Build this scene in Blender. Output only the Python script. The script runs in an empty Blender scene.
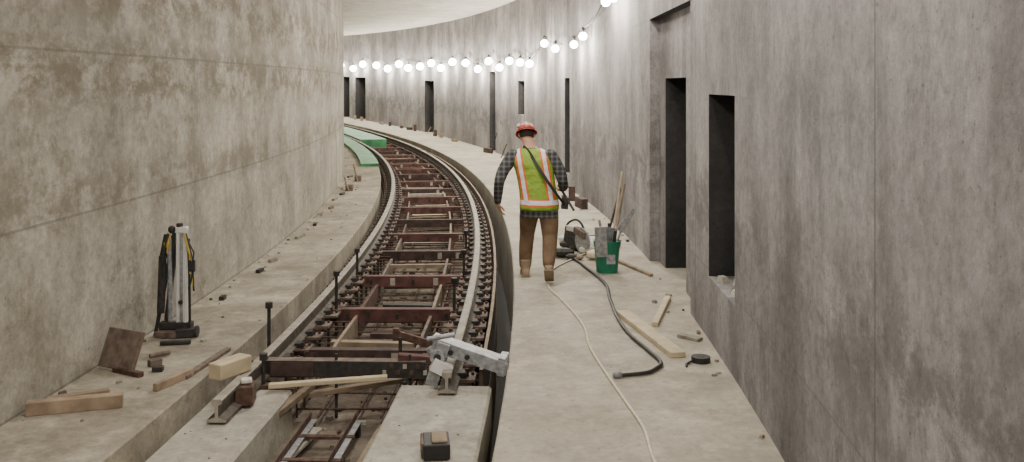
import bpy, bmesh, math, random
from mathutils import Vector, Matrix, Euler
random.seed(7)
S=bpy.context.scene
RE=88.0; Y0=10.5; CX=0.02-RE
def grade(u): return 0.0003*max(0,u-20)**2
def P(u,off,z=0.0):
    a=(u-Y0)/RE
    return Vector((CX+(RE+off)*math.cos(a), Y0+(RE+off)*math.sin(a), z+grade(u)))
def ang(u): return (u-Y0)/RE
# ---------------------------------------------------------------- materials
def newmat(n):
    m=bpy.data.materials.new(n); m.use_nodes=True
    nt=m.node_tree; return m,nt,nt.nodes['Principled BSDF']
def N(nt,t,**k):
    n=nt.nodes.new(t)
    for a,b in k.items(): setattr(n,a,b)
    return n
def L(nt,a,b): nt.links.new(a,b)
def simple(n,col,rough=.7,metal=0,var=.25,scale=12,bump=.15,emit=0):
    m,nt,b=newmat(n)
    tc=N(nt,'ShaderNodeTexCoord'); no=N(nt,'ShaderNodeTexNoise'); no.inputs['Scale'].default_value=scale; no.inputs['Detail'].default_value=6
    L(nt,tc.outputs['Object'],no.inputs['Vector'])
    r=N(nt,'ShaderNodeValToRGB'); r.color_ramp.elements[0].position=.3; r.color_ramp.elements[1].position=.7
    c=Vector(col); r.color_ramp.elements[0].color=(*(c*(1-var)),1); r.color_ramp.elements[1].color=(*[min(1,v*(1+var)) for v in c],1)
    L(nt,no.outputs['Fac'],r.inputs['Fac']); L(nt,r.outputs['Color'],b.inputs['Base Color'])
    b.inputs['Roughness'].default_value=rough; b.inputs['Metallic'].default_value=metal
    if bump:
        bp=N(nt,'ShaderNodeBump'); bp.inputs['Strength'].default_value=bump; bp.inputs['Distance'].default_value=.01
        L(nt,no.outputs['Fac'],bp.inputs['Height']); L(nt,bp.outputs['Normal'],b.inputs['Normal'])
    if emit:
        b.inputs['Emission Color'].default_value=(*col,1); b.inputs['Emission Strength'].default_value=emit
    return m
def concrete(n,base,dark,stain,streak=.12,stain_amt=.5,contrast=1.0,seams=0,rough=.85,bump=.4,hband=0,scab=0,scabv=(1,1,1),fineamt=.45,cloud=0,streaks=None,light=1.35):
    m,nt,b=newmat(n)
    tc=N(nt,'ShaderNodeTexCoord')
    def noise(scale,vs=(1,1,1),det=8,rg=.6,dist=0,off=0):
        mp=N(nt,'ShaderNodeMapping'); mp.inputs['Scale'].default_value=vs; mp.inputs['Location'].default_value=(off,off*1.3,off*.7)
        L(nt,tc.outputs['Object'],mp.inputs['Vector'])
        no=N(nt,'ShaderNodeTexNoise'); no.inputs['Scale'].default_value=scale; no.inputs['Detail'].default_value=det; no.inputs['Roughness'].default_value=rg; no.inputs['Distortion'].default_value=dist
        L(nt,mp.outputs['Vector'],no.inputs['Vector']); return no.outputs['Fac']
    def ramp(fac,p0,p1,c0=(0,0,0,1),c1=(1,1,1,1)):
        r=N(nt,'ShaderNodeValToRGB'); r.color_ramp.elements[0].position=p0; r.color_ramp.elements[1].position=p1
        r.color_ramp.elements[0].color=c0; r.color_ramp.elements[1].color=c1; L(nt,fac,r.inputs['Fac']); return r.outputs['Color']
    def mix(f,a,bb,mode='MIX'):
        x=N(nt,'ShaderNodeMix',data_type='RGBA',blend_type=mode)
        if isinstance(f,(int,float)): x.inputs[0].default_value=f
        else: L(nt,f,x.inputs[0])
        for i,v in ((6,a),(7,bb)):
            if isinstance(v,tuple): x.inputs[i].default_value=v
            else: L(nt,v,x.inputs[i])
        return x.outputs[2]
    def mul(f,k):
        x=N(nt,'ShaderNodeMath',operation='MULTIPLY'); L(nt,f,x.inputs[0])
        if isinstance(k,(int,float)): x.inputs[1].default_value=k
        else: L(nt,k,x.inputs[1])
        return x.outputs[0]
    big=noise(.9,(1,1,.8),8,.65,.3)
    c=mix(ramp(big,.38,.62),(*dark,1),(*base,1))
    (sc1,sz1,am1),(sc2,sz2,am2)=streaks or ((2.2,streak,.6),(3.5,streak*.7,.5))
    st=noise(sc1,(1,1,sz1),8,.62,.05,5)
    c=mix(mul(ramp(st,.5,.64),am1*contrast),c,(*[v*.6 for v in dark],1))
    st2=noise(sc2,(1,1,sz2),6,.6,.05,15)
    c=mix(mul(ramp(st2,.54,.68),am2*contrast),c,(*[min(1,v*1.5) for v in base],1))
    bl=noise(1.7,(1,1,1.4),10,.72,.2,30)
    c=mix(mul(ramp(bl,.50,.64),stain_amt),c,(*stain,1))
    if scab:
        s1=noise(3.5,scabv,12,.78,.1,70); s2=noise(.8,(1,1,1.3),5,.6,.2,81)
        c=mix(mul(mul(ramp(s1,.50,.58),ramp(s2,.42,.6)),scab),c,(*[v*.8 for v in stain],1))
        s3=noise(2.2,scabv,12,.75,.1,95); s4=noise(.7,(1,1,1),4,.6,.2,120)
        c=mix(mul(mul(ramp(s3,.50,.64),ramp(s4,.43,.6)),scab*.7),c,(*[min(1,v*light) for v in base],1))
    fine=noise(14,(1,1,1),8,.75,0,3)
    c=mix(min(1,fineamt*contrast),c,ramp(fine,.25,.75,(.15,.15,.15,1),(.9,.9,.9,1)),'OVERLAY')
    pit=noise(26,(1,1,1.5),3,.6,0,9)
    c=mix(mul(ramp(pit,.65,.71),.55),c,(*[v*.35 for v in dark],1))
    if cloud:
        cl=noise(.45,(1,1,1.1),4,.6,.4,200)
        c=mix(cloud,c,ramp(cl,.36,.62,(.45,.45,.46,1),(1,1,1,1)),'MULTIPLY')
    if hband:
        uv=N(nt,'ShaderNodeUVMap'); sp=N(nt,'ShaderNodeSeparateXYZ'); L(nt,uv.outputs[0],sp.inputs[0])
        for z0,w,a in hband:
            d=N(nt,'ShaderNodeMath',operation='SUBTRACT'); L(nt,sp.outputs[1],d.inputs[0]); d.inputs[1].default_value=z0
            nn=noise(1.5,(1,1,.3),5,.6,0,44); n2=N(nt,'ShaderNodeMath',operation='MULTIPLY_ADD'); L(nt,nn,n2.inputs[0]); n2.inputs[1].default_value=.35; L(nt,d.outputs[0],n2.inputs[2])
            d2=N(nt,'ShaderNodeMath',operation='SUBTRACT'); L(nt,n2.outputs[0],d2.inputs[0]); d2.inputs[1].default_value=.175
            ab=N(nt,'ShaderNodeMath',operation='ABSOLUTE'); L(nt,d2.outputs[0],ab.inputs[0])
            f=ramp(ab.outputs[0],w*.3,w,(1,1,1,1),(0,0,0,1))
            mk=ramp(noise(2.0,(1,1,1.6),12,.78,.2,60+z0),.45,.56)
            c=mix(mul(mul(f,mk),a),c,(*[v*.8 for v in stain],1))
    if seams:
        uv=N(nt,'ShaderNodeUVMap'); sp=N(nt,'ShaderNodeSeparateXYZ'); L(nt,uv.outputs[0],sp.inputs[0])
        for ax,per,ph,w,amt in seams:
            a=N(nt,'ShaderNodeMath',operation='ADD'); L(nt,sp.outputs[ax],a.inputs[0]); a.inputs[1].default_value=ph+per*100
            q=N(nt,'ShaderNodeMath',operation='MODULO'); L(nt,a.outputs[0],q.inputs[0]); q.inputs[1].default_value=per
            l=N(nt,'ShaderNodeMath',operation='LESS_THAN'); L(nt,q.outputs[0],l.inputs[0]); l.inputs[1].default_value=w
            c=mix(mul(l.outputs[0],amt),c,(*[v*.4 for v in dark],1))
    L(nt,c,b.inputs['Base Color']); b.inputs['Roughness'].default_value=rough
    b.inputs['Specular IOR Level'].default_value=.25
    bp=N(nt,'ShaderNodeBump'); bp.inputs['Strength'].default_value=bump; bp.inputs['Distance'].default_value=.02
    L(nt,fine,bp.inputs['Height']); L(nt,bp.outputs['Normal'],b.inputs['Normal'])
    return m
M={}
M['wallR']=concrete('concrete_wall_right',(.345,.328,.330),(.205,.192,.197),(.135,.125,.127),stain_amt=.35,contrast=1.0,seams=[(0,4.9,.9,.022,.55),(1,2.4,-.6,.014,.3)],hband=[(1.1,.5,.7)],scab=.5,scabv=(1,1,.5),fineamt=.5,cloud=.5,streaks=((1.2,.13,.6),(1.4,.10,.4)),light=1.3)
M['wallL']=concrete('concrete_wall_left',(.42,.395,.34),(.27,.25,.21),(.165,.138,.098),stain_amt=.3,contrast=.9,seams=[(1,1.22,.0,.02,.5),(0,4.9,.3,.018,.35)],hband=[(2.3,.42,.85),(3.05,.5,.85),(1.35,.3,.6)],scab=.5,scabv=(1,1,1.2),fineamt=.55,cloud=.4,streaks=((1.6,.3,.45),(2.0,.4,.25)),light=1.25)
M['niche']=concrete('concrete_niche_shade',(.05,.048,.05),(.03,.03,.032),(.025,.025,.025))  # near-black colour paints the recess shade onto the niche faces
M['ceil']=concrete('concrete_ceiling',(.62,.595,.53),(.5,.475,.42),(.4,.37,.32),streak=1,stain_amt=.35,contrast=.7)
M['walk']=concrete('concrete_walkway',(.45,.415,.345),(.36,.33,.275),(.26,.23,.18),streak=1,stain_amt=.35,contrast=.7,cloud=.15)
M['bench']=concrete('concrete_bench',(.38,.345,.28),(.27,.24,.19),(.18,.155,.118),streak=1,stain_amt=.45,contrast=.9,cloud=.3)
M['plinth']=concrete('concrete_plinth',(.43,.41,.355),(.35,.33,.28),(.25,.225,.18),streak=1,stain_amt=.4,contrast=.8)
M['trough']=concrete('concrete_trough',(.22,.185,.15),(.12,.1,.08),(.07,.05,.038),streak=1,stain_amt=.6)
M['rust']=simple('rusty_steel',(.09,.05,.037),.85,.1,.5,20)
M['rebar']=simple('rusty_rebar',(.10,.065,.048),.85,.1,.5,30)
M['red']=simple('red_oxide_steel',(.105,.046,.040),.8,.0,.55,7)
M['red3']=simple('dark_oxide_steel',(.06,.036,.032),.85,.0,.5,9)
M['dark']=simple('dark_steel',(.04,.037,.035),.7,.3,.4,20)
M['railhead']=simple('worn_rail_steel',(.28,.255,.215),.7,.0,.3,10)
M['railweb']=simple('rail_web_steel',(.10,.085,.07),.85,.0,.4,14)
M['galv']=simple('galvanised_steel',(.31,.32,.34),.5,.4,.35,25)
M['alu']=simple('painted_aluminium',(.75,.75,.74),.35,.2,.1,10)
M['wood']=simple('pale_timber',(.50,.42,.285),.75,0,.2,7)
M['woodd']=simple('weathered_timber',(.24,.185,.13),.85,0,.3,8)
M['woodo']=simple('orange_timber',(.29,.215,.15),.85,0,.35,8)
M['plate']=simple('brown_plate',(.14,.105,.085),.85,0,.45,14)
M['black']=simple('black_rubber_and_gap_shade',(.02,.02,.02),.6,0,.2,20)  # rubber parts; also the painted shade of the walkway gap
M['green']=simple('green_plastic',(.01,.19,.11),.45,0,.15,6)
M['greenform']=simple('green_formwork',(.04,.22,.09),.6,0,.45,3)
M['yellow']=simple('yellow_strap',(.5,.37,.06),.6,0,.2,20)
M['cord']=simple('pale_cord',(.62,.57,.44),.8,0,.15,30)
M['white']=simple('white_debris',(.6,.58,.53),.8,0,.15,30)
M['grit']=simple('grey_grit',(.24,.22,.18),.9,0,.5,9)
M['bulb']=simple('lit_bulb',(1,.95,.85),.3,0,0,5,0,emit=40)
M['tube']=simple('lit_lamp',(1,.97,.92),.3,0,0,5,0,emit=4)
# ---------------------------------------------------------------- mesh builder
class MB:
    def __init__(s): s.v=[];s.f=[];s.m=[];s.mats=[];s.uv={}
    def mi(s,k):
        if k not in s.mats: s.mats.append(k)
        return s.mats.index(k)
    def face(s,pts,mat,uv=None):
        i=len(s.v); s.v+= [Vector(p) for p in pts]; s.f.append(tuple(range(i,i+len(pts)))); s.m.append(s.mi(mat))
        if uv: s.uv[len(s.f)-1]=uv
    def addm(s,vs,fs,mat):
        i=len(s.v); s.v+=[Vector(p) for p in vs]; k=s.mi(mat)
        for f in fs: s.f.append(tuple(j+i for j in f)); s.m.append(k)
    def box(s,c,size,mat,rot=(0,0,0),taper=1.0):
        R=rot.to_matrix() if hasattr(rot,'to_matrix') else (rot if isinstance(rot,Matrix) else Euler(rot).to_matrix())
        a,b,d=[x/2 for x in size]; c=Vector(c)
        vs=[c+R@Vector((x*(taper if z>0 else 1),y*(taper if z>0 else 1),z)) for z in(-d,d) for x,y in((-a,-b),(a,-b),(a,b),(-a,b))]
        s.addm(vs,[(3,2,1,0),(4,5,6,7),(0,1,5,4),(1,2,6,5),(2,3,7,6),(3,0,4,7)],mat)
    def tbox(s,u,off,z,lu,lo,h,mat,yaw=0,tilt=0,roll=0): # z = bottom
        c=P(u,off,z+h/2); s.box(c,(lo,lu,h),mat,Euler((tilt,roll,ang(u)+yaw)))
    def cyl(s,p0,p1,r0,mat,r1=None,n=10):
        r1=r0 if r1 is None else r1; p0=Vector(p0);p1=Vector(p1); d=(p1-p0).normalized()
        a=d.orthogonal().normalized(); b=d.cross(a)
        vs=[p0+(a*math.cos(t)+b*math.sin(t))*r0 for t in [2*math.pi*i/n for i in range(n)]]
        vs+=[p1+(a*math.cos(t)+b*math.sin(t))*r1 for t in [2*math.pi*i/n for i in range(n)]]
        s.addm(vs,[(i,(i+1)%n,n+(i+1)%n,n+i) for i in range(n)]+[tuple(reversed(range(n))),tuple(range(n,2*n))],mat)
    def sphere(s,c,r,mat,sc=(1,1,1),nu=12,nv=8,R=None):
        c=Vector(c); vs=[];fs=[]
        for j in range(nv+1):
            for i in range(nu):
                t=math.pi*j/nv;p=2*math.pi*i/nu
                q=Vector((math.sin(t)*math.cos(p)*sc[0]*r,math.sin(t)*math.sin(p)*sc[1]*r,math.cos(t)*sc[2]*r))
                vs.append(c+(R@q if R else q))
        for j in range(nv):
            for i in range(nu):
                fs.append((j*nu+i,(j+1)*nu+i,(j+1)*nu+(i+1)%nu,j*nu+(i+1)%nu))
        s.addm(vs,fs,mat)
    def sweep(s,prof,us,mat,closed=True,mats=None):
        n=len(prof); i0=len(s.v)
        for u in us: s.v+=[P(u,o,z) for o,z in prof]
        for a in range(len(us)-1):
            for k in range(n if closed else n-1):
                k2=(k+1)%n; s.f.append((i0+a*n+k,i0+a*n+k2,i0+(a+1)*n+k2,i0+(a+1)*n+k)); s.m.append(s.mi(mats[k] if mats else mat))
                s.uv[len(s.f)-1]=[(us[a],prof[k][1]),(us[a],prof[k2][1]),(us[a+1],prof[k2][1]),(us[a+1],prof[k][1])]
        if closed:
            s.f.append(tuple(i0+k for k in range(n))); s.m.append(s.mi(mat))
            s.f.append(tuple(i0+(len(us)-1)*n+k for k in reversed(range(n)))); s.m.append(s.mi(mat))
    def tube(s,pts,r,mat,n=6):
        pts=[Vector(p) for p in pts]; i0=len(s.v)
        for i,p in enumerate(pts):
            d=(pts[min(i+1,len(pts)-1)]-pts[max(i-1,0)]).normalized()
            a=d.cross(Vector((0,0,1))); a=a.normalized() if a.length>.05 else Vector((1,0,0)); b=d.cross(a)
            rr=r[i] if isinstance(r,(list,tuple)) else r
            s.v+=[p+(a*math.cos(2*math.pi*k/n)+b*math.sin(2*math.pi*k/n))*rr for k in range(n)]
        for i in range(len(pts)-1):
            for k in range(n): s.f.append((i0+i*n+k,i0+i*n+(k+1)%n,i0+(i+1)*n+(k+1)%n,i0+(i+1)*n+k)); s.m.append(s.mi(mat))
        s.f.append(tuple(i0+k for k in range(n)));s.m.append(s.mi(mat)); e=i0+(len(pts)-1)*n
        s.f.append(tuple(e+k for k in reversed(range(n))));s.m.append(s.mi(mat))
    def make(s,name,parent=None,smooth=False,bevel=0,fix=True):
        me=bpy.data.meshes.new(name); me.from_pydata([tuple(v) for v in s.v],[],s.f)
        for k in s.mats: me.materials.append(M[k])
        me.polygons.foreach_set('material_index',s.m)
        if s.uv:
            ul=me.uv_layers.new(name='UVMap')
            for fi,uv in s.uv.items():
                p=me.polygons[fi]
                for li,c in zip(p.loop_indices,uv): ul.data[li].uv=c
        if fix and not s.uv:
            bm=bmesh.new(); bm.from_mesh(me); bmesh.ops.recalc_face_normals(bm,faces=bm.faces); bm.to_mesh(me); bm.free()
        if smooth: me.polygons.foreach_set('use_smooth',[True]*len(me.polygons))
        o=bpy.data.objects.new(name,me); S.collection.objects.link(o)
        if parent: o.parent=parent
        if bevel:
            b=o.modifiers.new('bevel','BEVEL'); b.width=bevel; b.segments=2; b.limit_method='ANGLE'
        return o
def empty(name,loc=(0,0,0),rotz=0):
    e=bpy.data.objects.new(name,None); S.collection.objects.link(e); e.location=loc; e.rotation_euler=(0,0,rotz); e.empty_display_size=.1; return e
def spline(pts,n=8):
    out=[]; pts=[Vector(p) for p in pts]
    for i in range(len(pts)-1):
        p0=pts[max(i-1,0)];p1=pts[i];p2=pts[i+1];p3=pts[min(i+2,len(pts)-1)]
        for k in range(n):
            t=k/n; out.append(.5*((2*p1)+(p2-p0)*t+(2*p0-5*p1+4*p2-p3)*t*t+(3*p1-p0-3*p2+p3)*t**3))
    out.append(pts[-1]); return out
# ---------------------------------------------------------------- shell
U0,U1=-9.0,84.0; H=4.64; WR=1.71; WL=-3.2
us=[U0+i*1.0 for i in range(int(U1-U0)+1)]
openings=[ # u0,u1,z0,z1,depth
 (7.17,8.25,.55,2.12,.8),
 (19.9,20.5,.3,2.35,.5),(26.0,26.9,1.35,2.3,.35),(30.3,31.2,.0,2.6,.5),(40.1,41.6,.0,2.25,.6),(51.5,53.2,.0,2.3,.6),(54.2,55.4,0,2.3,.6),(64,65.5,0,2.3,.6)]
big=(9.18,11.84,.0,3.02,.12)
w=MB()
ub=sorted(set([round(x,3) for x in us]+[o[i] for o in openings+[big] for i in(0,1)]))
zb=sorted(set([0,H]+[o[i] for o in openings+[big] for i in(2,3)]))
for a,b in zip(ub,ub[1:]):
    for c,d in zip(zb,zb[1:]):
        mu,mz=(a+b)/2,(c+d)/2
        if any(o[0]<mu<o[1] and o[2]<mz<o[3] for o in openings+[big]): continue
        w.face([P(a,WR,c),P(b,WR,c),P(b,WR,d),P(a,WR,d)],'wallR',[(a,c),(b,c),(b,d),(a,d)])
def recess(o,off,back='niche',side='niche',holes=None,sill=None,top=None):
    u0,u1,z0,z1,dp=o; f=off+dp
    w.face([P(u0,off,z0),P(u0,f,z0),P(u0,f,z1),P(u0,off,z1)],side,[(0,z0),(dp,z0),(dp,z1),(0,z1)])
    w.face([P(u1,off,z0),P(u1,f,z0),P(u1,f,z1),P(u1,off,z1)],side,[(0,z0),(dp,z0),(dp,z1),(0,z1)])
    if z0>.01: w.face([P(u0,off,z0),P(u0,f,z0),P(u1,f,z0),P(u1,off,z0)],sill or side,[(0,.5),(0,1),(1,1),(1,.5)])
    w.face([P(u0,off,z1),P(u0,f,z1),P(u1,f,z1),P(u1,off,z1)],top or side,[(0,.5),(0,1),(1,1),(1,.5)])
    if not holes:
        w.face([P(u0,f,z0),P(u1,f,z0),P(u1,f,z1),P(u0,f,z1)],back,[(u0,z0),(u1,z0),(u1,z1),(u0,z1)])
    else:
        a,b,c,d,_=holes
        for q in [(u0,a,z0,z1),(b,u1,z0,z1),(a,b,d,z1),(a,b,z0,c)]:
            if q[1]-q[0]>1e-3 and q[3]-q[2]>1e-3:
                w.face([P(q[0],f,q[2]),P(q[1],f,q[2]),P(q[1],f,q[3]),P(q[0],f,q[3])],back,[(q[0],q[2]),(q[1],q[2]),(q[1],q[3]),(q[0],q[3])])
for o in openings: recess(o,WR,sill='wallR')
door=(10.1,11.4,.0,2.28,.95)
recess(big,WR,back='wallR',side='wallR',holes=door,top='niche'); recess(door,WR+.12)  # soffit uses the dark niche colour, its shade painted in
w.make('wall_right',fix=False)
w=MB(); w.sweep([(WL,H),(WL,-.0)],us,'wallL',closed=False); w.make('wall_left')
w=MB(); w.sweep([(WL-.3,H),(WR+.3,H),(WR+.3,H+.3),(WL-.3,H+.3)],us,'ceil'); w.make('ceiling')
w=MB(); w.face([P(U0,WL,-.5),P(U0,WR,-.5),P(U0,WR,H),P(U0,WL,H)],'wallL'); w.make('wall_back')
w=MB(); w.face([P(U1,WL,-.5),P(U1,WR,-.5),P(U1,WR,H),P(U1,WL,H)],'wallL'); w.make('wall_front')
w=MB(); w.sweep([(0,-1.3),(.0,-.012),(.012,0),(WR+1.2,0),(WR+1.2,-1.3)],us,'walk'); w.make('concrete_walkway')
w=MB(); w.sweep([(-2.28,-.5),(-2.28,-.012),(-2.292,0),(WL-.1,0),(WL-.1,-.5)],us,'bench'); w.make('concrete_bench')
w=MB(); w.sweep([(-2.3,-.5),(-.2,-.5),(-.2,-1.2),(.0,-1.2),(.0,-1.3),(-2.3,-1.3)],us,'trough',mats=['trough','trough','black','trough','trough','trough']); w.make('floor')  # channel floor coloured black to paint in the gap's shade
pu=[-9+i for i in range(17)]
for (a,b,e) in ((-2.24,-1.68,7.35),(-.86,-.13,7.5)):
    w=MB(); w.sweep([(a,-.5),(a,-.2),(a+.02,-.18),(b-.02,-.18),(b,-.2),(b,-.5)],[x for x in pu if x<e-.3]+[e],'plinth'); w.make('track_plinth')
# ---------------------------------------------------------------- track
track=empty('railway_track')
RL,RR=-2.0,-.46
def railprof(o): 
    return [(o-.07,-.16),(o+.07,-.16),(o+.07,-.145),(o+.012,-.125),(o+.012,-.045),(o+.038,-.03),(o+.038,-.008),(o+.028,0),(o-.028,0),(o-.038,-.008),(o-.038,-.03),(o-.012,-.045),(o-.012,-.125),(o-.07,-.145)]
rm=['railweb']*14
for k in(6,7,8): rm[k]='railhead'
for o,st,n in((RL,6.55,'rail_1'),(RR,7.25,'rail_2')):
    w=MB(); w.sweep(railprof(o),[st]+[x/2 for x in range(15,160)],'railhead',mats=rm); w.make(n,track)
ties=MB(); u=8.45; tie_us=[]; i=0
while u<66:
    tie_us.append(u); k='red' if (i%5 not in(0,3)) else 'red3'
    if i==0: k='red3'
    ties.tbox(u,-1.26,-.30,.012,1.66,.13,k)
    ties.tbox(u+.05,-1.26,-.182,.11,1.66,.012,k)
    ties.tbox(u+.05,-1.26,-.30,.11,1.66,.012,k)
    for o in(RL+.25,-1.23,RR-.25): ties.tbox(u-.01,o,-.27,.02,.03,.06,'dark')
    for o in(-1.75,-1.5,-1.0,-.72): ties.tbox(u-.008,o+random.uniform(-.05,.05),-.28,.006,.06,.09,random.choice(['rust','red3','plinth']))
    for o in(RL,RR): ties.tbox(u+.05,o,-.17,.2,.3,.012,'rust')
    for o in(RL+.13,RR-.13):
        ties.cyl(P(u,o,-.5),P(u,o,-.1),.014,'dark',n=6); ties.tbox(u,o,-.2,.05,.05,.03,'rust')
    u+=1.68+random.uniform(-.12,.12); i+=1
ties.make('tie_beams',track)
jk=MB()
for (uu,o,zt) in ((8.3,-2.13,.26),(9.95,-1.86,.22),(9.9,-.62,.16),(7.4,-1.92,.06),(11.6,-1.9,.18),(13.4,-.62,.12),(11.6,-.6,.16)):
    jk.cyl(P(uu,o,-.5),P(uu,o,zt),.016,'dark',n=8); jk.cyl(P(uu,o,zt-.02),P(uu,o,zt+.03),.036,'dark',n=6); jk.tbox(uu,o,-.2,.09,.09,.05,'rust'); jk.tbox(uu,o,-.5,.16,.16,.02,'rust')
jk.make('jack_screws',track)
fs=MB(); u=7.7
while u<60:
    for o in(RL,RR):
        fs.tbox(u,o,-.185,.2,.38,.022,'plate')
        for sgn in(-1,1):
            fs.tbox(u,o+sgn*.085,-.165,.12,.07,.045,'dark'); 
            fs.cyl(P(u,o+sgn*.12,-.17),P(u,o+sgn*.12,-.10),.016,'rust',n=6)
            fs.cyl(P(u+.04,o+sgn*.165,-.45),P(u+.04,o+sgn*.165,-.14),.014,'dark',n=5)
    u+=.42
fs.make('rail_fasteners',track)
rb=MB(); uss=[7.45]+[x for x in range(8,62)]
for o in(-2.2,-2.05,-1.9,-1.72,-1.5,-1.2,-1.0,-.8,-.65,-.5,-.3):
    for z in((-.44,-.3) if (o<-1.6 or o>-.9) else (-.42,)): rb.sweep([(o-.009,z-.009),(o+.009,z-.009),(o+.009,z+.009),(o-.009,z+.009)],uss,'rebar')
u=7.6
while u<52:
    for a,b in((-2.22,-1.7),(-.82,-.24)):
        j=random.uniform(-.04,.04)
        rb.tube([P(u+j,a,-.47),P(u+j,a,-.24),P(u+j,b,-.24),P(u+j,b,-.47)],.010,'rebar',5)
    if random.random()<.85: rb.tube([P(u,-1.7,-.41),P(u+random.uniform(-.1,.1),-.8,-.40)],.010,'rebar',5)
    u+=.22 if u<22 else .5
rb.make('rebar_cage',track)
tb=MB()
for i,tu in enumerate(tie_us[:-1]):
    for k in range(4):
        uu=tu+.3+.33*k+random.uniform(-.08,.08); 
        if random.random()<.95:
            tb.tbox(uu,-1.24+random.uniform(-.12,.12),-.5+random.choice([.05,.12,.2]),random.uniform(.05,.13),random.uniform(.6,1.15),.05,random.choice(['woodd','plinth','plate','dark','red3','rust','woodd'] if k!=1 else ['wood','woodd','plinth']),yaw=random.uniform(-.12,.12))
    tb.tbox(tu+.8,-1.66,-.49,1.5,.03,.26,random.choice(['plate','woodd','rust'])); tb.tbox(tu+.8,-.88,-.49,1.5,.03,.26,random.choice(['woodd','plate','rust']))
tb.make('formwork_boards',track)
w=MB(); w.sweep([(-.235,-1.2),(-.205,-1.2),(-.205,-.08),(-.235,-.08)],[7.6]+list(range(8,70)),'plate',mats=['plate','black','woodd','plate']); w.make('form_strip',track)  # face towards the gap is black, shade put into its colour
g=MB()
g.sweep([(-2.75,0),(-2.75,.08),(-2.27,.08),(-2.27,0)],list(range(26,76)),'greenform'); g.sweep([(-1.9,-.3),(-1.9,.04),(-.9,.04),(-.9,-.3)],list(range(37,76)),'greenform')
g.make('green_formwork_panels')
# ---------------------------------------------------------------- lights
lamps=MB(); cable=[]
def lampz(u):
    if u<13.5: return 3.7
    if u<16: return 3.5
    if u<24: return 3.1+.14*math.sin(u*2)
    if u<36: return 2.82+.12*math.sin(u*1.7)
    return 2.9+.12*math.sin(u*2.1)
lu=[-7,-4,-1.5,1,3.5,6,8.6,11.4,14.0,14.75,17.3,18.4,20.8,22.3,24.4,25.8,27.4,28.9,30.6,32.3]
x=34.2
while x<72: lu.append(x+random.uniform(-.4,.4)); x+=1.9
for u in lu:
    z=lampz(u); r=.075+min(.1,max(0,(u-18)*.0035))  # bulbs grow with distance, their bloom built into the sphere size
    c=P(u,WR-.16,z)
    lamps.sphere(c,r,'bulb',nu=14,nv=8)
    lamps.cyl(c+Vector((0,0,r*.8)),c+Vector((0,0,r+.09)),.03,'black',n=8)
    cable.append(P(u,WR-.14,z+r+.09))
    ld=bpy.data.lights.new('string_lamp','POINT'); ld.energy=(44 if u<12 else 105 if u<24 else 160); ld.color=(1,.92,.78); ld.shadow_soft_size=.06
    lo=bpy.data.objects.new('string_lamp',ld); S.collection.objects.link(lo); lo.location=P(u,WR-.34-r*.5,z-.1)
pts=[]
for a,b in zip(cable,cable[1:]):
    for k in range(5):
        t=k/5; p=a.lerp(b,t); p.z-=.12*4*t*(1-t)*min(1,(b-a).length/2); pts.append(p)
pts.append(cable[-1]); lamps.tube(pts,.012,'black',5)
lamps.make('string_lights',smooth=True)
for i,u in enumerate((-5,0,5,10,15,20)):
    w=MB(); c=P(u,-.75,H-.09)
    w.box(c,(.22,1.2,.06),'alu',Euler((0,0,ang(u)))); w.box(c-Vector((0,0,.04)),(.16,1.1,.03),'tube',Euler((0,0,ang(u))))
    w.cyl(c+Vector((0,-.4,.02)),c+Vector((0,-.4,.12)),.01,'dark');w.cyl(c+Vector((0,.4,.02)),c+Vector((0,.4,.12)),.01,'dark')
    w.make('ceiling_batten_lamp')
    ld=bpy.data.lights.new('batten_light','AREA'); ld.shape='RECTANGLE'; ld.size=.5; ld.size_y=1.2; ld.energy=112; ld.color=(1,.94,.85)
    lo=bpy.data.objects.new('batten_light',ld); S.collection.objects.link(lo); lo.location=c-Vector((0,0,.08)); lo.rotation_euler=(0,0,ang(u))
wd=bpy.data.worlds.new('World'); S.world=wd; wd.use_nodes=True; wd.node_tree.nodes['Background'].inputs[0].default_value=(.5,.52,.55,1); wd.node_tree.nodes['Background'].inputs[1].default_value=.1
# ---------------------------------------------------------------- worker
def loft(b,secs,mat,n=20):
    i0=len(b.v)
    for c,a,d in secs:
        c=Vector(c);a=Vector(a);d=Vector(d)
        b.v+=[c+a*math.cos(2*math.pi*k/n)+d*math.sin(2*math.pi*k/n) for k in range(n)]
    m=b.mi(mat)
    for i in range(len(secs)-1):
        for k in range(n): b.f.append((i0+i*n+k,i0+i*n+(k+1)%n,i0+(i+1)*n+(k+1)%n,i0+(i+1)*n+k)); b.m.append(m)
    b.f.append(tuple(reversed([i0+k for k in range(n)])));b.m.append(m); e=i0+(len(secs)-1)*n
    b.f.append(tuple(e+k for k in range(n)));b.m.append(m)
def limb(b,pts,rs,mat,n=16,sub=5):
    P2=spline(pts,sub); R2=[]
    for i in range(len(rs)-1):
        for k in range(sub): R2.append(rs[i]+(rs[i+1]-rs[i])*k/sub)
    R2.append(rs[-1]); b.tube(P2,R2,mat,n); b.sphere(P2[0],rs[0],mat,nu=n,nv=10); b.sphere(P2[-1],rs[-1],mat,nu=n,nv=10)
def remesh(o,vox,sm=4):
    bpy.context.view_layer.update()
    r=o.modifiers.new('r','REMESH'); r.mode='VOXEL'; r.voxel_size=vox; r.use_smooth_shade=True
    s=o.modifiers.new('s','SMOOTH'); s.factor=.5; s.iterations=sm
    dg=bpy.context.evaluated_depsgraph_get(); me=bpy.data.meshes.new_from_object(o.evaluated_get(dg))
    o.modifiers.clear(); o.data=me
    return o
worker=empty('construction_worker',P(10.75,.29,0),-.02)
worker.scale=(1.1,1.08,.995)
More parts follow.
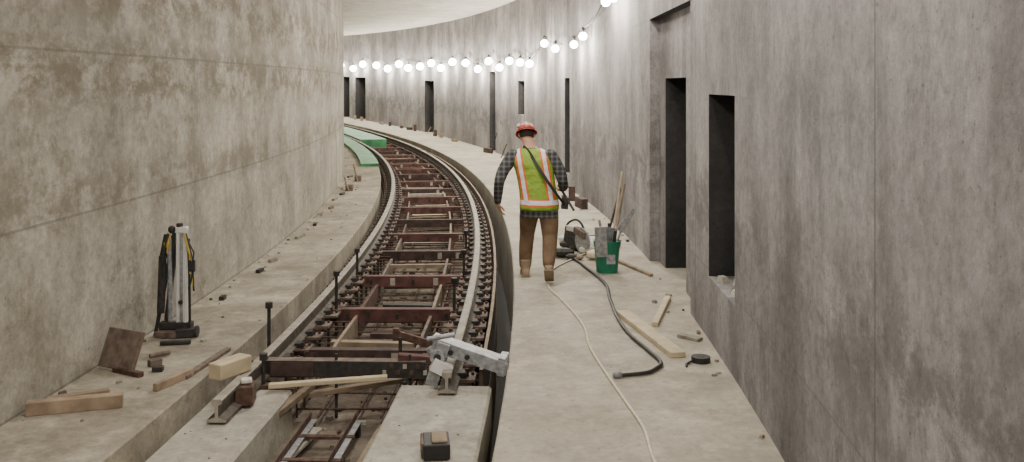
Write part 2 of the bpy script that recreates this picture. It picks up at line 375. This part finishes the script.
M['pants']=simple('brown_work_trousers',(.165,.105,.062),.9,0,.25,9,.5)
M['boots']=simple('tan_work_boots',(.31,.23,.155),.8,0,.2,12)
M['skin']=simple('skin',(.5,.28,.19),.55,0,.08,12)
M['hair']=simple('dark_hair',(.03,.02,.015),.8,0,.3,60)
M['helmet']=simple('red_helmet',(.55,.07,.045),.3,0,.08,5)
M['lip']=simple('lips',(.4,.15,.12),.5,0,.05,12)
M['eyew']=simple('eye_white',(.8,.8,.78),.3,0,.02,12)
def shirtmat():
    m,nt,b=newmat('plaid_shirt'); tc=N(nt,'ShaderNodeTexCoord')
    sp=N(nt,'ShaderNodeSeparateXYZ'); L(nt,tc.outputs['Object'],sp.inputs[0])
    fac=None
    for ax in(0,2):
        q=N(nt,'ShaderNodeMath',operation='MODULO'); a=N(nt,'ShaderNodeMath',operation='ADD'); L(nt,sp.outputs[ax],a.inputs[0]); a.inputs[1].default_value=10
        L(nt,a.outputs[0],q.inputs[0]); q.inputs[1].default_value=.055
        l=N(nt,'ShaderNodeMath',operation='LESS_THAN'); L(nt,q.outputs[0],l.inputs[0]); l.inputs[1].default_value=.02
        if fac is None: fac=l.outputs[0]
        else:
            s=N(nt,'ShaderNodeMath',operation='ADD'); L(nt,fac,s.inputs[0]); L(nt,l.outputs[0],s.inputs[1]); h=N(nt,'ShaderNodeMath',operation='MULTIPLY'); L(nt,s.outputs[0],h.inputs[0]); h.inputs[1].default_value=.5; fac=h.outputs[0]
    r=N(nt,'ShaderNodeValToRGB'); r.color_ramp.elements[0].color=(.03,.033,.04,1); r.color_ramp.elements[1].color=(.16,.16,.155,1); L(nt,fac,r.inputs[0]); L(nt,r.outputs[0],b.inputs['Base Color']); b.inputs['Roughness'].default_value=.9
    return m
M['shirt']=shirtmat()
def vestmat():
    m,nt,b=newmat('high_vis_vest'); tc=N(nt,'ShaderNodeTexCoord'); sp=N(nt,'ShaderNodeSeparateXYZ'); L(nt,tc.outputs['Object'],sp.inputs[0])
    def mt(op,a,b2=0,c=0):
        x=N(nt,'ShaderNodeMath',operation=op)
        for i,v in enumerate((a,b2,c)):
            if isinstance(v,(int,float)): x.inputs[i].default_value=v
            else: L(nt,v,x.inputs[i])
        return x.outputs[0]
    X,Z=sp.outputs[0],sp.outputs[2]
    xs=mt('ADD',X,mt('MULTIPLY_ADD',Z,.16,-.14))
    ax=mt('ABSOLUTE',xs)
    dv=mt('ABSOLUTE',mt('SUBTRACT',ax,.13)); dz=mt('ABSOLUTE',mt('SUBTRACT',Z,.885))
    up=mt('GREATER_THAN',Z,.885)
    org=mt('MAXIMUM',mt('MULTIPLY',mt('LESS_THAN',dv,.04),up),mt('LESS_THAN',dz,.042))
    sil=mt('MAXIMUM',mt('MULTIPLY',mt('LESS_THAN',dv,.02),up),mt('LESS_THAN',dz,.026))
    m1=N(nt,'ShaderNodeMix',data_type='RGBA'); L(nt,org,m1.inputs[0]); m1.inputs[6].default_value=(.23,.36,.03,1); m1.inputs[7].default_value=(.75,.15,.04,1)
    m2=N(nt,'ShaderNodeMix',data_type='RGBA'); L(nt,sil,m2.inputs[0]); L(nt,m1.outputs[2],m2.inputs[6]); m2.inputs[7].default_value=(.78,.76,.8,1)
    L(nt,m2.outputs[2],b.inputs['Base Color']); b.inputs['Roughness'].default_value=.6
    no=N(nt,'ShaderNodeTexNoise'); no.inputs['Scale'].default_value=9; L(nt,tc.outputs['Object'],no.inputs['Vector']); bp=N(nt,'ShaderNodeBump'); bp.inputs['Strength'].default_value=.8; bp.inputs['Distance'].default_value=.04; L(nt,no.outputs[0],bp.inputs['Height']); L(nt,bp.outputs[0],b.inputs['Normal'])
    return m
M['vest']=vestmat()
def ell(z,cx,cy,rx,ry): return ((cx,cy+max(0,z-.8)*.06,z),(rx,0,0),(0,ry,0))
T=[ell(.76,0,0,.13,.10),ell(.84,0,0,.165,.12),ell(.96,-.005,.0,.165,.12),ell(1.08,-.02,.02,.155,.115),ell(1.2,-.045,.035,.17,.12),ell(1.32,-.065,.055,.19,.125),ell(1.40,-.08,.07,.19,.115),ell(1.46,-.09,.085,.13,.09),ell(1.50,-.10,.1,.07,.065),ell(1.60,-.12,.13,.06,.06)]
b=MB(); loft(b,T,'shirt',28)
loft(b,[ell(.71,0,0,.185,.135),ell(.80,0,0,.18,.13),ell(.95,-.005,0,.165,.12)],'shirt',28)
limb(b,[(-.27,.10,1.395),(-.365,.03,1.25),(-.41,-.03,1.12)],[.08,.066,.056],'shirt')
limb(b,[(-.41,-.03,1.12),(-.425,.01,.98),(-.43,.08,.87)],[.057,.05,.038],'shirt')
limb(b,[(.115,.10,1.395),(.20,.06,1.25),(.24,.04,1.12)],[.08,.066,.056],'shirt')
limb(b,[(.24,.04,1.12),(.255,.14,1.04),(.24,.26,1.0)],[.057,.05,.038],'shirt')
limb(b,[(-.085,0,.86),(-.11,.11,.68),(-.125,.19,.5)],[.112,.100,.080],'pants')
limb(b,[(-.125,.19,.5),(-.14,.18,.3),(-.145,.17,.13)],[.081,.074,.064],'pants')
limb(b,[(.085,0,.86),(.10,-.03,.68),(.108,-.06,.5)],[.112,.100,.080],'pants')
limb(b,[(.108,-.06,.5),(.10,-.17,.35),(.09,-.27,.235)],[.081,.074,.062],'pants')
body=b.make('body',worker); body=remesh(body,.013,5)
body.data.materials.clear()
for k in('shirt','pants','skin'): body.data.materials.append(M[k])
for p in body.data.polygons:
    c=p.center
    leg=(c.z<.71) and abs(c.x)<.3
    p.material_index=1 if leg else (2 if c.z>1.49 else 0); p.use_smooth=True
b=MB()
def boot(px,py,pz,pitch,yaw):
    R=Euler((pitch,0,yaw)).to_matrix()
    def q(x,y,z): return Vector((px,py,pz))+R@Vector((x,y,z))
    secs=[]
    for y,w_,h in((-.085,.03,.05),(-.07,.042,.09),(0,.045,.11),(.06,.048,.085),(.12,.052,.065),(.17,.045,.05),(.195,.025,.035)):
        secs.append((q(0,y,h/2),R@Vector((w_,0,0)),R@Vector((0,0,h/2))))
    loft(b,secs,'boots',16)
    b.cyl(q(0,-.02,.06),q(0,-.02,.19),.05,'boots',.058,16)
FE=((-.145,.17,.012,0,.08),(.092,-.30,.135,-.68,-.05))
for f in FE: boot(*f)
bo=b.make('boots',worker,smooth=True); remesh(bo,.009,3)
for p in bo.data.polygons: p.use_smooth=True
if not bo.data.materials: bo.data.materials.append(M['boots'])
b=MB()
for px,py,pz,pt,yw in FE:
    R=Euler((pt,0,yw)).to_matrix()
    b.box(Vector((px,py,pz))+R@Vector((0,.05,.0)),(.095,.26,.02),'woodd',R)
b.make('boot_soles',worker,bevel=.006)
b=MB()
V=[ell(.80,0,0,.205,.155),ell(.9,0,0,.20,.15),ell(1.05,-.02,.015,.19,.143),ell(1.2,-.045,.035,.195,.143),ell(1.32,-.065,.055,.213,.148),ell(1.40,-.08,.07,.212,.138),ell(1.455,-.09,.085,.165,.115),ell(1.485,-.095,.095,.105,.09)]
n=36
for c,a,d in V: b.v+=[Vector(c)+Vector(a)*math.cos(2*math.pi*k/n)*(1+.025*math.sin(k*1.9))+Vector(d)*math.sin(2*math.pi*k/n)*(1+.03*math.sin(k*1.3+c[2]*9)) for k in range(n)]
for i in range(len(V)-1):
    for k in range(n): b.f.append((i*n+k,i*n+(k+1)%n,(i+1)*n+(k+1)%n,(i+1)*n+k)); b.m.append(b.mi('vest'))
v=b.make('vest',worker,smooth=True); sd=v.modifiers.new('s','SUBSURF'); sd.levels=2; sd.render_levels=2; so=v.modifiers.new('t','SOLIDIFY'); so.thickness=.008
b=MB()
pts=spline([(-.2,.24,1.38),(-.17,.10,1.5),(-.11,.005,1.45),(-.02,-.09,1.3),(.09,-.125,1.12),(.2,-.1,.95),(.26,-.02,.86)],6)
for i,p in enumerate(pts):
    d=(pts[min(i+1,len(pts)-1)]-pts[max(i-1,0)]).normalized(); side=d.cross(Vector((p.x+.05,p.y-.06,0)).normalized()).normalized()*.016
    b.v+=[p-side,p+side]
for i in range(len(pts)-1): b.f.append((2*i,2*i+1,2*i+3,2*i+2)); b.m.append(b.mi('black'))
st=b.make('bag_strap',worker); so=st.modifiers.new('t','SOLIDIFY'); so.thickness=.008
b=MB(); b.box((.265,.08,.86),(.07,.18,.12),'black',(0,.1,0)); b.box((.27,.08,.925),(.075,.185,.02),'dark',(0,.1,0)); b.cyl((.2,.18,1.06),(.35,-.1,.80),.014,'dark'); b.make('tool_bag',worker,bevel=.015)
b=MB(); hc=Vector((-.135,.225,1.635)); HR=Euler((-.45,0,.15)).to_matrix()
def hq(x,y,z): return hc+HR@Vector((x,y,z))
b.sphere(hc,1,'skin',(.075,.093,.105),24,18,HR)
b.sphere(hq(0,.035,-.06),1,'skin',(.052,.055,.055),20,12,HR)
b.sphere(hq(0,.06,-.09),1,'skin',(.028,.028,.022),12,8,HR)
b.cyl(hq(0,.088,.015),hq(0,.112,-.022),.009,'skin',.016,10); b.sphere(hq(0,.105,-.024),.015,'skin')
for sx in(-1,1):
    b.sphere(hq(sx*.077,-.005,-.01),1,'skin',(.012,.022,.033),12,8,HR); b.sphere(hq(sx*.03,.078,.02),1,'skin',(.024,.012,.01),12,8,HR)
limb(b,[(-.11,.13,1.47),(-.122,.165,1.55),hq(0,-.02,-.05)],[.058,.055,.055],'skin')
h=b.make('head',worker); remesh(h,.006,3)
for p in h.data.polygons: p.use_smooth=True
if not h.data.materials: h.data.materials.append(M['skin'])
b=MB()
for sx in(-1,1):
    b.sphere(hq(sx*.03,.083,.005),.012,'eyew',(1,1,1),12,8); b.sphere(hq(sx*.03,.0925,.005),.0055,'hair')
b.sphere(hq(0,.092,-.055),1,'lip',(.022,.008,.007),12,8,HR); b.make('face_features',worker,smooth=True)
b=MB(); b.sphere(hq(0,-.018,.0),1,'hair',(.08,.085,.08),20,14,HR); b.make('hair',worker,smooth=True)
b=MB(); n=28
for j in range(9):
    t=j/8*math.pi/2; r=math.cos(t); z=math.sin(t)
    for k in range(n):
        a=2*math.pi*k/n; b.v.append(hq(.102*r*math.cos(a),.125*r*math.sin(a)+.0,.03+.108*z*(1+.06*max(0,1-abs(math.cos(a))*r*6))))
for j in range(8):
    for k in range(n): b.f.append((j*n+k,j*n+(k+1)%n,(j+1)*n+(k+1)%n,(j+1)*n+k)); b.m.append(b.mi('helmet'))
i1=len(b.v)
for rr,zz in((1,.03),(1.13,.02),(1.14,.014)):
    for k in range(n):
        a=2*math.pi*k/n; f=1+(.35*max(0,math.sin(a))**2 if rr>1 else 0)*(rr-1)/.14
        b.v.append(hq(.102*rr*math.cos(a),.125*rr*math.sin(a)*f,zz))
for j in range(2):
    for k in range(n): b.f.append((i1+j*n+k,i1+j*n+(k+1)%n,i1+(j+1)*n+(k+1)%n,i1+(j+1)*n+k)); b.m.append(b.mi('helmet'))
o=b.make('hard_hat',worker,smooth=True); so=o.modifiers.new('t','SOLIDIFY'); so.thickness=.004
b=MB(); 
for k in(-1,0,1): b.tube([hq(k*.03,.125*math.cos(t)*.97,.035+.113*math.sin(t)) for t in [math.pi*i/12 for i in range(13)]],.007,'helmet',6)
b.box(hq(.0,-.119,.075),(.06,.008,.035),'white',HR); b.box(hq(-.085,-.06,.085),(.03,.03,.04),'white',HR)
b.tube([hq(.105*math.cos(a),.127*math.sin(a),.03) for a in [math.pi*(1+i/12) for i in range(13)]],.006,'black',5)
b.make('hard_hat_trim',worker,smooth=True)
def hand(name,wr,R,side,curl):
    b=MB()
    def q(x,y,z): return Vector(wr)+R@Vector((x,y,z))
    loft(b,[(q(0,0,.01),R@Vector((.026,0,0)),R@Vector((0,.02,0))),(q(0,0,-.03),R@Vector((.036,0,0)),R@Vector((0,.017,0))),(q(0,.003,-.085),R@Vector((.042,0,0)),R@Vector((0,.014,0)))],'skin',14)
    for i,(x,l) in enumerate(((-.031,.068),(-.0105,.078),(.0105,.073),(.031,.056))):
        x*=side; p=q(x,.003,-.08); a=0; pts=[p]; cur=Vector((x,.003,-.08))
        for k,seg in enumerate((.45,.32,.23)):
            a+=curl*(.7+.15*i*.3); cur=cur+Vector((0,math.sin(a)*l*seg,-math.cos(a)*l*seg)); pts.append(q(*cur))
        b.tube(pts,[.0095,.009,.0083,.007],'skin',8); b.sphere(pts[-1],.007,'skin',nu=8,nv=6); [b.sphere(pp,.0092,'skin',nu=8,nv=6) for pp in pts[:3]]
    t=[q(-.03*side,.002,-.02),q(-.05*side,.014,-.045),q(-.055*side,.025,-.072),q(-.047*side,.035,-.092)]
    b.tube(t,[.014,.012,.0105,.008],'skin',8); b.sphere(t[-1],.008,'skin',nu=8,nv=6)
    o=b.make(name,worker); remesh(o,.0035,2)
    for p in o.data.polygons: p.use_smooth=True
    if not o.data.materials: o.data.materials.append(M['skin'])
hand('hand_left',(-.432,.085,.855),Euler((.25,-.05,-1.3)).to_matrix(),-1,.35)
hand('hand_right',(.24,.265,.995),Euler((1.3,0,.1)).to_matrix(),1,.9)
# ---------------------------------------------------------------- props right walkway
b=MB()
def bucket(c,r0,r1,h):
    c=Vector(c); n=24; i0=len(b.v)
    prof=[(0,0),(r0,0),(r1,h-.04),(r1+.008,h-.04),(r1+.008,h),(r1-.006,h),(r0-.008,.01),(0,.01)]
    for r,z in prof: b.v+=[c+Vector((r*math.cos(2*math.pi*k/n),r*math.sin(2*math.pi*k/n),z)) for k in range(n)]
    for j in range(len(prof)-1):
        for k in range(n): b.f.append((i0+j*n+k,i0+j*n+(k+1)%n,i0+(j+1)*n+(k+1)%n,i0+(j+1)*n+k)); b.m.append(b.mi('green'))
bk=empty('bucket_of_tools',(1.12,11.2,0))
bucket((0,0,0),.125,.155,.37); b.box((.03,-.147,.17),(.10,.01,.11),'galv',(-.08,0,0)); b.tube([( .16*math.cos(a),-.02-.08*math.sin(a),.34-.12*math.sin(a)) for a in [math.pi*i/10 for i in range(11)]],.005,'galv',5)
b.make('bucket',bk,smooth=False)
b=MB()
b.box((-.085,-.18,.38),(.14,.02,.36),'galv',(.10,-.06,0)); b.cyl((-.085,-.16,.5),(-.1,-.1,.62),.016,'woodd')
b.cyl((.04,.03,.1),(.18,.06,.5),.013,'galv'); b.box((.24,.06,.60),(.09,.015,.32),'galv',(.1,.6,0),.5); b.cyl((.05,-.05,.1),(.09,-.1,.5),.02,'black')
b.box((.02,.02,.42),(.16,.015,.2),'galv',(0,.2,.3)); b.cyl((0,.06,.1),(.03,.08,.56),.014,'dark'); b.make('tools',bk,bevel=.004)
sw=empty('cutoff_saw',(.86,12.7,0),.5)
b=MB(); b.box((0,0,.15),(.22,.34,.2),'dark',(0,0,0),.85); b.box((0,.02,.28),(.16,.22,.07),'white'); b.cyl((-.12,-.32,.17),(-.10,-.32,.17),.17,'galv',n=28); b.box((-.1,-.16,.16),(.03,.3,.06),'dark')
b.tube(spline([(0,.16,.1),(0,.27,.2),(0,.2,.33),(0,.0,.4),(0,-.15,.34),(0,-.17,.2)],5),.016,'black',8); b.box((-.11,-.28,.27),(.07,.26,.09),'plate',(.2,0,0)); b.box((0,.0,.03),(.16,.26,.06),'black')
b.make('saw_body',sw,bevel=.01)
b=MB()
for (x,y,h,dx,dy,k) in((1.38,12.9,.85,.16,.1,'woodd'),(1.3,13.2,.75,.22,.1,'dark'),(1.36,13.0,1.0,.17,.2,'wood')):
    b.cyl((x,y,0),(x+dx,y+dy,h),.015,k,n=6)
b.make('leaning_stakes')
b=MB()
for i in range(16):
    x,y=.72+random.uniform(-.1,.45),12.3+random.uniform(-.4,1.2); s=random.uniform(.06,.15)
    b.sphere((x,y,s*.5),s,random.choice(['white','dark','woodd','cord','dark']),(1.2,.9,.5),7,5)
b.make('rag_pile')
b=MB(); b.tube(spline([(.74,12.08,.03),(.86,11.5,.02),(1.02,10.45,.02),(1.0,9.7,.02),(.99,8.89,.02),(1.03,8.3,.02),(1.12,7.8,.02),(1.17,7.46,.02),(1.09,7.28,.02),(1.0,7.19,.02),(.80,7.13,.02)],8),.016,'black',8); b.cyl((.76,7.12,.026),(.82,7.135,.026),.024,'galv'); b.make('air_hose',smooth=True)
b=MB(); b.tube(spline([(.95,12.3,.02),(.6,11.6,.012),(.42,11,.012),(.40,10.3,.012),(.5,9.72,.012),(.6,9.1,.012),(.655,8.53,.012),(.65,8,.012),(.69,7.46,.012),(.78,6.63,.012),(.84,6.06,.012),(.83,5.54,.012),(.86,4.6,.012),(.7,3.0,.012)],8),.011,'cord',6); b.make('extension_cord',smooth=True)
def plank(name,p0,p1,w_,t,mat,z=0,tiltz=0,z1=None):
    p0=Vector((p0[0],p0[1],z+t/2)); p1=Vector((p1[0],p1[1],(z if z1 is None else z1)+t/2)); d=p1-p0; c=(p0+p1)/2
    yaw=math.atan2(d.y,d.x); pit=-math.asin(d.z/d.length)
    b=MB(); b.box(c,(d.length,w_,t),mat,Euler((tiltz,pit,yaw)))
    return b.make(name,bevel=.006)
plank('timber_plank',(1.06,9.1),(1.34,7.66),.13,.045,'wood')
plank('timber_offcut',(1.30,8.65),(1.6,9.75),.06,.04,'wood',z=0)
plank('timber_offcut',(1.28,11.9),(1.6,10.9),.05,.035,'woodd')
plank('timber_offcut',(1.46,8.3),(1.62,8.15),.08,.03,'grit',z=.0)
b=MB()
for k in range(6): b.box(P(7.35+k*.13,WR+.1+random.uniform(-.04,.1),.575),(random.uniform(.05,.14),.07,.05),random.choice(['white','plinth','grit']),Euler((0,0,k)),.7)
b.make('concrete_rubble')
b=MB(); b.cyl((1.5,7.55,0),(1.5,7.55,.045),.075,'black',n=24); b.cyl((1.5,7.55,.045),(1.5,7.55,.047),.035,'dark',n=20); b.tube([(1.43,7.52,.02),(1.37,7.46,.01),(1.36,7.4,.006)],.01,'black',6); b.make('tape_roll',bevel=.004)
# ---------------------------------------------------------------- props left bench
tp=empty('survey_tripod',(-2.95,8.35,0))
b=MB()
b.box((.05,0,.50),(.10,.035,.86),'alu',(.0,.0,0)); b.box((.05,-.02,.5),(.03,.012,.8),'galv'); b.box((.015,-.025,.5),(.012,.012,.82),'alu');b.box((.085,-.025,.5),(.012,.012,.82),'alu')
b.box((.05,0,.93),(.10,.06,.05),'alu'); b.cyl((.03,0,.95),(.03,0,.985),.03,'dark'); b.cyl((.05,-.03,.3),(.05,-.05,.3),.02,'black')
b.make('main_leg',tp,bevel=.006)
b=MB()
b.cyl((-.02,.02,.90),(-.18,-.02,.0),.022,'black',.016); b.cyl((-.03,.02,.86),(-.1,.04,.0),.026,'black',.018); b.cyl((-.12,0,.7),(-.13,-.02,.2),.034,'dark'); b.cyl((-.06,0,.86),(-.06,.02,.1),.022,'galv')
b.box((-.05,.03,.5),(.04,.03,.75),'dark',(0,.12,0)); b.box((-.07,.01,.78),(.12,.03,.2),'black',(0,.2,0)); b.sphere((-.04,.0,.93),.035,'dark',nu=8,nv=6)
b.cyl((.11,0,.85),(.13,-.03,.05),.012,'black'); b.box((.0,0,.09),(.28,.09,.06),'dark'); b.box((.1,-.05,.04),(.17,.11,.07),'dark',(0,0,.3)); b.box((-.05,-.06,.03),(.2,.12,.05),'plate',(0,0,-.2)); b.cyl((.19,-.06,.05),(.21,-.06,.05),.05,'black',n=16)
b.make('folded_legs',tp,bevel=.004)
b=MB()
for sx,l,k in((.13,.3,'yellow'),(.15,.4,'yellow'),(-.06,.12,'yellow'),(.16,.45,'black'),(-.1,.34,'black')):
    b.tube([(sx*.6,-.03,.9),(sx,-.05,.85-l*.4),(sx*1.05,-.045,.85-l)],.009,k,5)
b.box((.155,-.045,.62),(.05,.02,.10),'dark'); b.box((-.07,-.03,.80),(.05,.02,.04),'yellow')
b.tube([(.1,-.03,.86),(.17,-.05,.74),(.15,-.05,.5),(.12,-.04,.42)],.008,'black',5)
b.make('straps',tp)
b=MB(); b.box((-3.02,7.35,.155),(.36,.035,.30),'plate',Euler((-.4,0,-.45))); b.box((-2.92,7.22,.02),(.3,.05,.04),'rust',Euler((0,0,-.5))); b.make('steel_plate',bevel=.006)
b=MB(); b.box((-2.95,6.42,.045),(.60,.08,.09),'woodo',Euler((0,0,.30))); b.box((-3.02,6.62,.03),(.4,.06,.05),'woodd',Euler((0,0,.5))); b.make('timber_offcut',bevel=.005)
b=MB(); b.box((-2.80,7.45,.025),(.10,.06,.05),'plate',Euler((0,0,.8))); b.box((-2.72,7.3,.02),(.08,.06,.04),'dark',Euler((0,0,.1))); b.cyl((-2.9,7.6,.03),(-2.78,7.72,.03),.02,'plate')
b.box((-2.85,8.05,.02),(.25,.05,.03),'dark',Euler((0,0,.2))); b.make('debris_chunks',bevel=.008)
# ---------------------------------------------------------------- foreground track end
b=MB(); c=P(7.12,-2.09,.005); b.box(c+Vector((0,0,.06)),(.13,.32,.12),'wood',Euler((0,0,-.5))); b.make('timber_block',bevel=.01)
b=MB()
b.tbox(7.62,-1.42,-.16,.012,1.5,.13,'dark'); b.tbox(7.67,-1.42,-.04,.1,1.5,.012,'plate'); b.tbox(7.67,-1.42,-.16,.1,1.5,.012,'dark')
for o in (-2.0,-1.4,-.8): b.cyl(P(7.66,o,-.5),P(7.66,o,.02),.014,'dark',n=6)
for k in range(7): b.tbox(7.61,-1.0+k*.055,-.13+.05*(k%2),.012,.03,.035,'rust' if k%3 else 'plinth')
b.tbox(7.61,-1.75,-.15,.014,.35,.11,'red3')
b.make('steel_channel')
plank('timber_batten',P(7.3,-1.85)[:2],P(7.45,-.95)[:2],.06,.035,'wood',z=-.15,z1=-.12)
plank('timber_batten',P(6.75,-1.75)[:2],P(7.6,-1.6)[:2],.06,.05,'woodd',z=-.28,z1=-.26)
plank('timber_batten',P(7.5,-1.7)[:2],P(7.9,-.9)[:2],.07,.04,'woodd',z=-.3,z1=-.28)
plank('timber_batten',P(6.0,-1.0)[:2],P(7.3,-.95)[:2],.08,.04,'woodd',z=-.48,z1=-.46)
plank('timber_batten',P(6.2,-1.62)[:2],P(7.2,-1.45)[:2],.09,.03,'plinth',z=-.48,z1=-.44)
plank('timber_stake',P(6.7,-2.5)[:2],P(7.1,-2.38)[:2],.04,.06,'woodo',z=.0)
plank('timber_stake',P(7.0,-2.4)[:2],P(7.8,-2.33)[:2],.05,.03,'plate',z=.0)
b=MB()
for o in(-1.5,-1.15): 
    b.tbox(6.65,o,-.4,1.3,.05,.008,'galv',yaw=.0); b.tbox(6.65,o-.024,-.4,1.3,.006,.06,'rust')
for uu in(6.1,6.5,6.95): b.tbox(uu,-1.32,-.405,.05,.42,.02,'rust')
for o in(-1.5,-1.15):
    for uu in(6.05,7.25): b.tbox(uu,o,-.5,.05,.05,.1,'dark')
b.make('steel_ladder_frame')
b=MB(); b.box(P(6.98,-1.93,-.09),(.13,.18,.14),'rust',Euler((0,0,.1))); b.box(P(7.0,-1.93,0.0),(.08,.08,.03),'white',Euler((0,0,.3))); b.make('brick_stack',bevel=.008)
b=MB(); b.box(P(6.1,-.40,-.125),(.17,.24,.1),'black',Euler((0,0,.12))); b.box(P(6.1,-.38,-.068),(.10,.18,.018),'woodd',Euler((0,0,.12))); b.box(P(6.1,-.49,-.12),(.02,.2,.09),'plate',Euler((0,0,.12))); b.make('battery_box',bevel=.01)
cl=empty('rail_clamp',P(7.5,-.42,0))
b=MB()
R=Euler((0,.28,-.15))
b.box((.12,0,.12),(.62,.16,.012),'galv',R); b.box((.12,-.08,.07),(.62,.012,.10),'galv',R); b.box((.12,.08,.07),(.62,.012,.10),'galv',R)
for k in(-.15,-.02,.12,.26): b.cyl((.12+k,-.093,.065-k*.28),(.12+k,-.082,.065-k*.28),.022,'black',n=12)
b.box((-.13,-.1,.02),(.10,.02,.34),'galv',(0,.3,.0)); b.box((-.1,-.12,.0),(.16,.08,.10),'alu',(0,.5,.1)); b.cyl((-.2,-.1,.15),(-.04,-.1,-.1),.03,'galv'); b.cyl((-.13,-.13,.08),(-.13,-.05,.08),.06,'galv',n=16); b.cyl((-.13,-.14,.08),(-.13,-.12,.08),.03,'dark',n=8)
b.cyl((-.22,-.04,.2),(.0,-.02,.23),.02,'galv'); b.box((.38,-.02,.0),(.06,.2,.14),'galv',(0,.1,-.15))
b.make('clamp_body',cl,bevel=.004)
b=MB(); b.box(P(7.95,-.75,.05),(.4,.05,.06),'rust',Euler((0,.35,.3))); b.box(P(7.9,-.95,.12),(.05,.05,.1),'rust'); b.cyl(P(7.8,-.9,-.2),P(7.8,-.9,.12),.015,'dark'); b.box(P(7.7,-.75,-.02),(.3,.08,.05),'red',Euler((0,.1,.1))); b.make('rusty_angle_iron')
# ---------------------------------------------------------------- scattered debris
b=MB()
def chunk(u,o,s,z=0,mats=None):
    mat=random.choice(mats or ['dark','grit','plate','grit','woodd','bench','grit','plinth'])
    b.box(P(u,o,z+s*.3),(s*random.uniform(.7,1.8),s*random.uniform(.6,1.2),s*.6),mat,Euler((0,0,random.uniform(0,3))),random.uniform(.6,1))
for i in range(130):
    u=6+random.random()**1.5*40; chunk(u,WL+.06+random.random()**3*.55,random.uniform(.008,.035))
for i in range(20):
    u=8+random.random()*20; chunk(u,WL+.9-random.random()**2*.3,random.uniform(.010,.025))
for i in range(14):
    u=7+i*1.2+random.random(); b.tbox(u,WL+.12+random.random()*.1,0,random.uniform(.1,.3),.05,.04,random.choice(['woodd','plate','grit','dark']),yaw=random.uniform(-.4,.4))
for i in range(50):
    u=6+random.random()**1.2*45; chunk(u,WR-.05-random.random()**3*.3,random.uniform(.012,.045))
for i in range(260): chunk(random.uniform(5.3,20),random.uniform(-1.66,-.9),random.uniform(.02,.05),-.5,['dark','plate','rust','grit','plinth','trough'])
for i in range(18): chunk(random.uniform(5.5,7.3),random.choice([random.uniform(-2.2,-1.75),random.uniform(-.8,-.25)]),random.uniform(.006,.014),-.18,['grit','plate'])
b.make('construction_debris')
b=MB()
for i in range(26):
    u=16+i*1.5+random.uniform(-.5,.5); h=random.uniform(.25,.7); 
    if random.random()<.2: b.cyl(P(u,WR-.25,0),P(u+.1,WR-.05,h),.015,random.choice(['woodd','dark']),n=5)
    if random.random()<.6: b.tbox(u+.5,WR-.25,0,random.uniform(.1,.5),.12,random.uniform(.05,.3),random.choice(['dark','woodd','grit','red3']),yaw=random.uniform(-.3,.3))
for u,o,h in((20,-2.9,.3),(22,-2.8,.4)): b.cyl(P(u,o,0),P(u+.05,o-.1,h),.02,'woodd',n=5); b.tbox(u+.2,o,0,.3,.15,.12,'plate')
b.make('stored_materials')
# ---------------------------------------------------------------- camera
cam=bpy.data.cameras.new('camera'); co=bpy.data.objects.new('camera',cam); S.collection.objects.link(co)
co.location=(0,0,2.2); co.rotation_euler=(math.pi/2,0,0); cam.lens=33.4; cam.sensor_width=36; cam.shift_y=-146/1024; cam.clip_end=300
S.camera=co
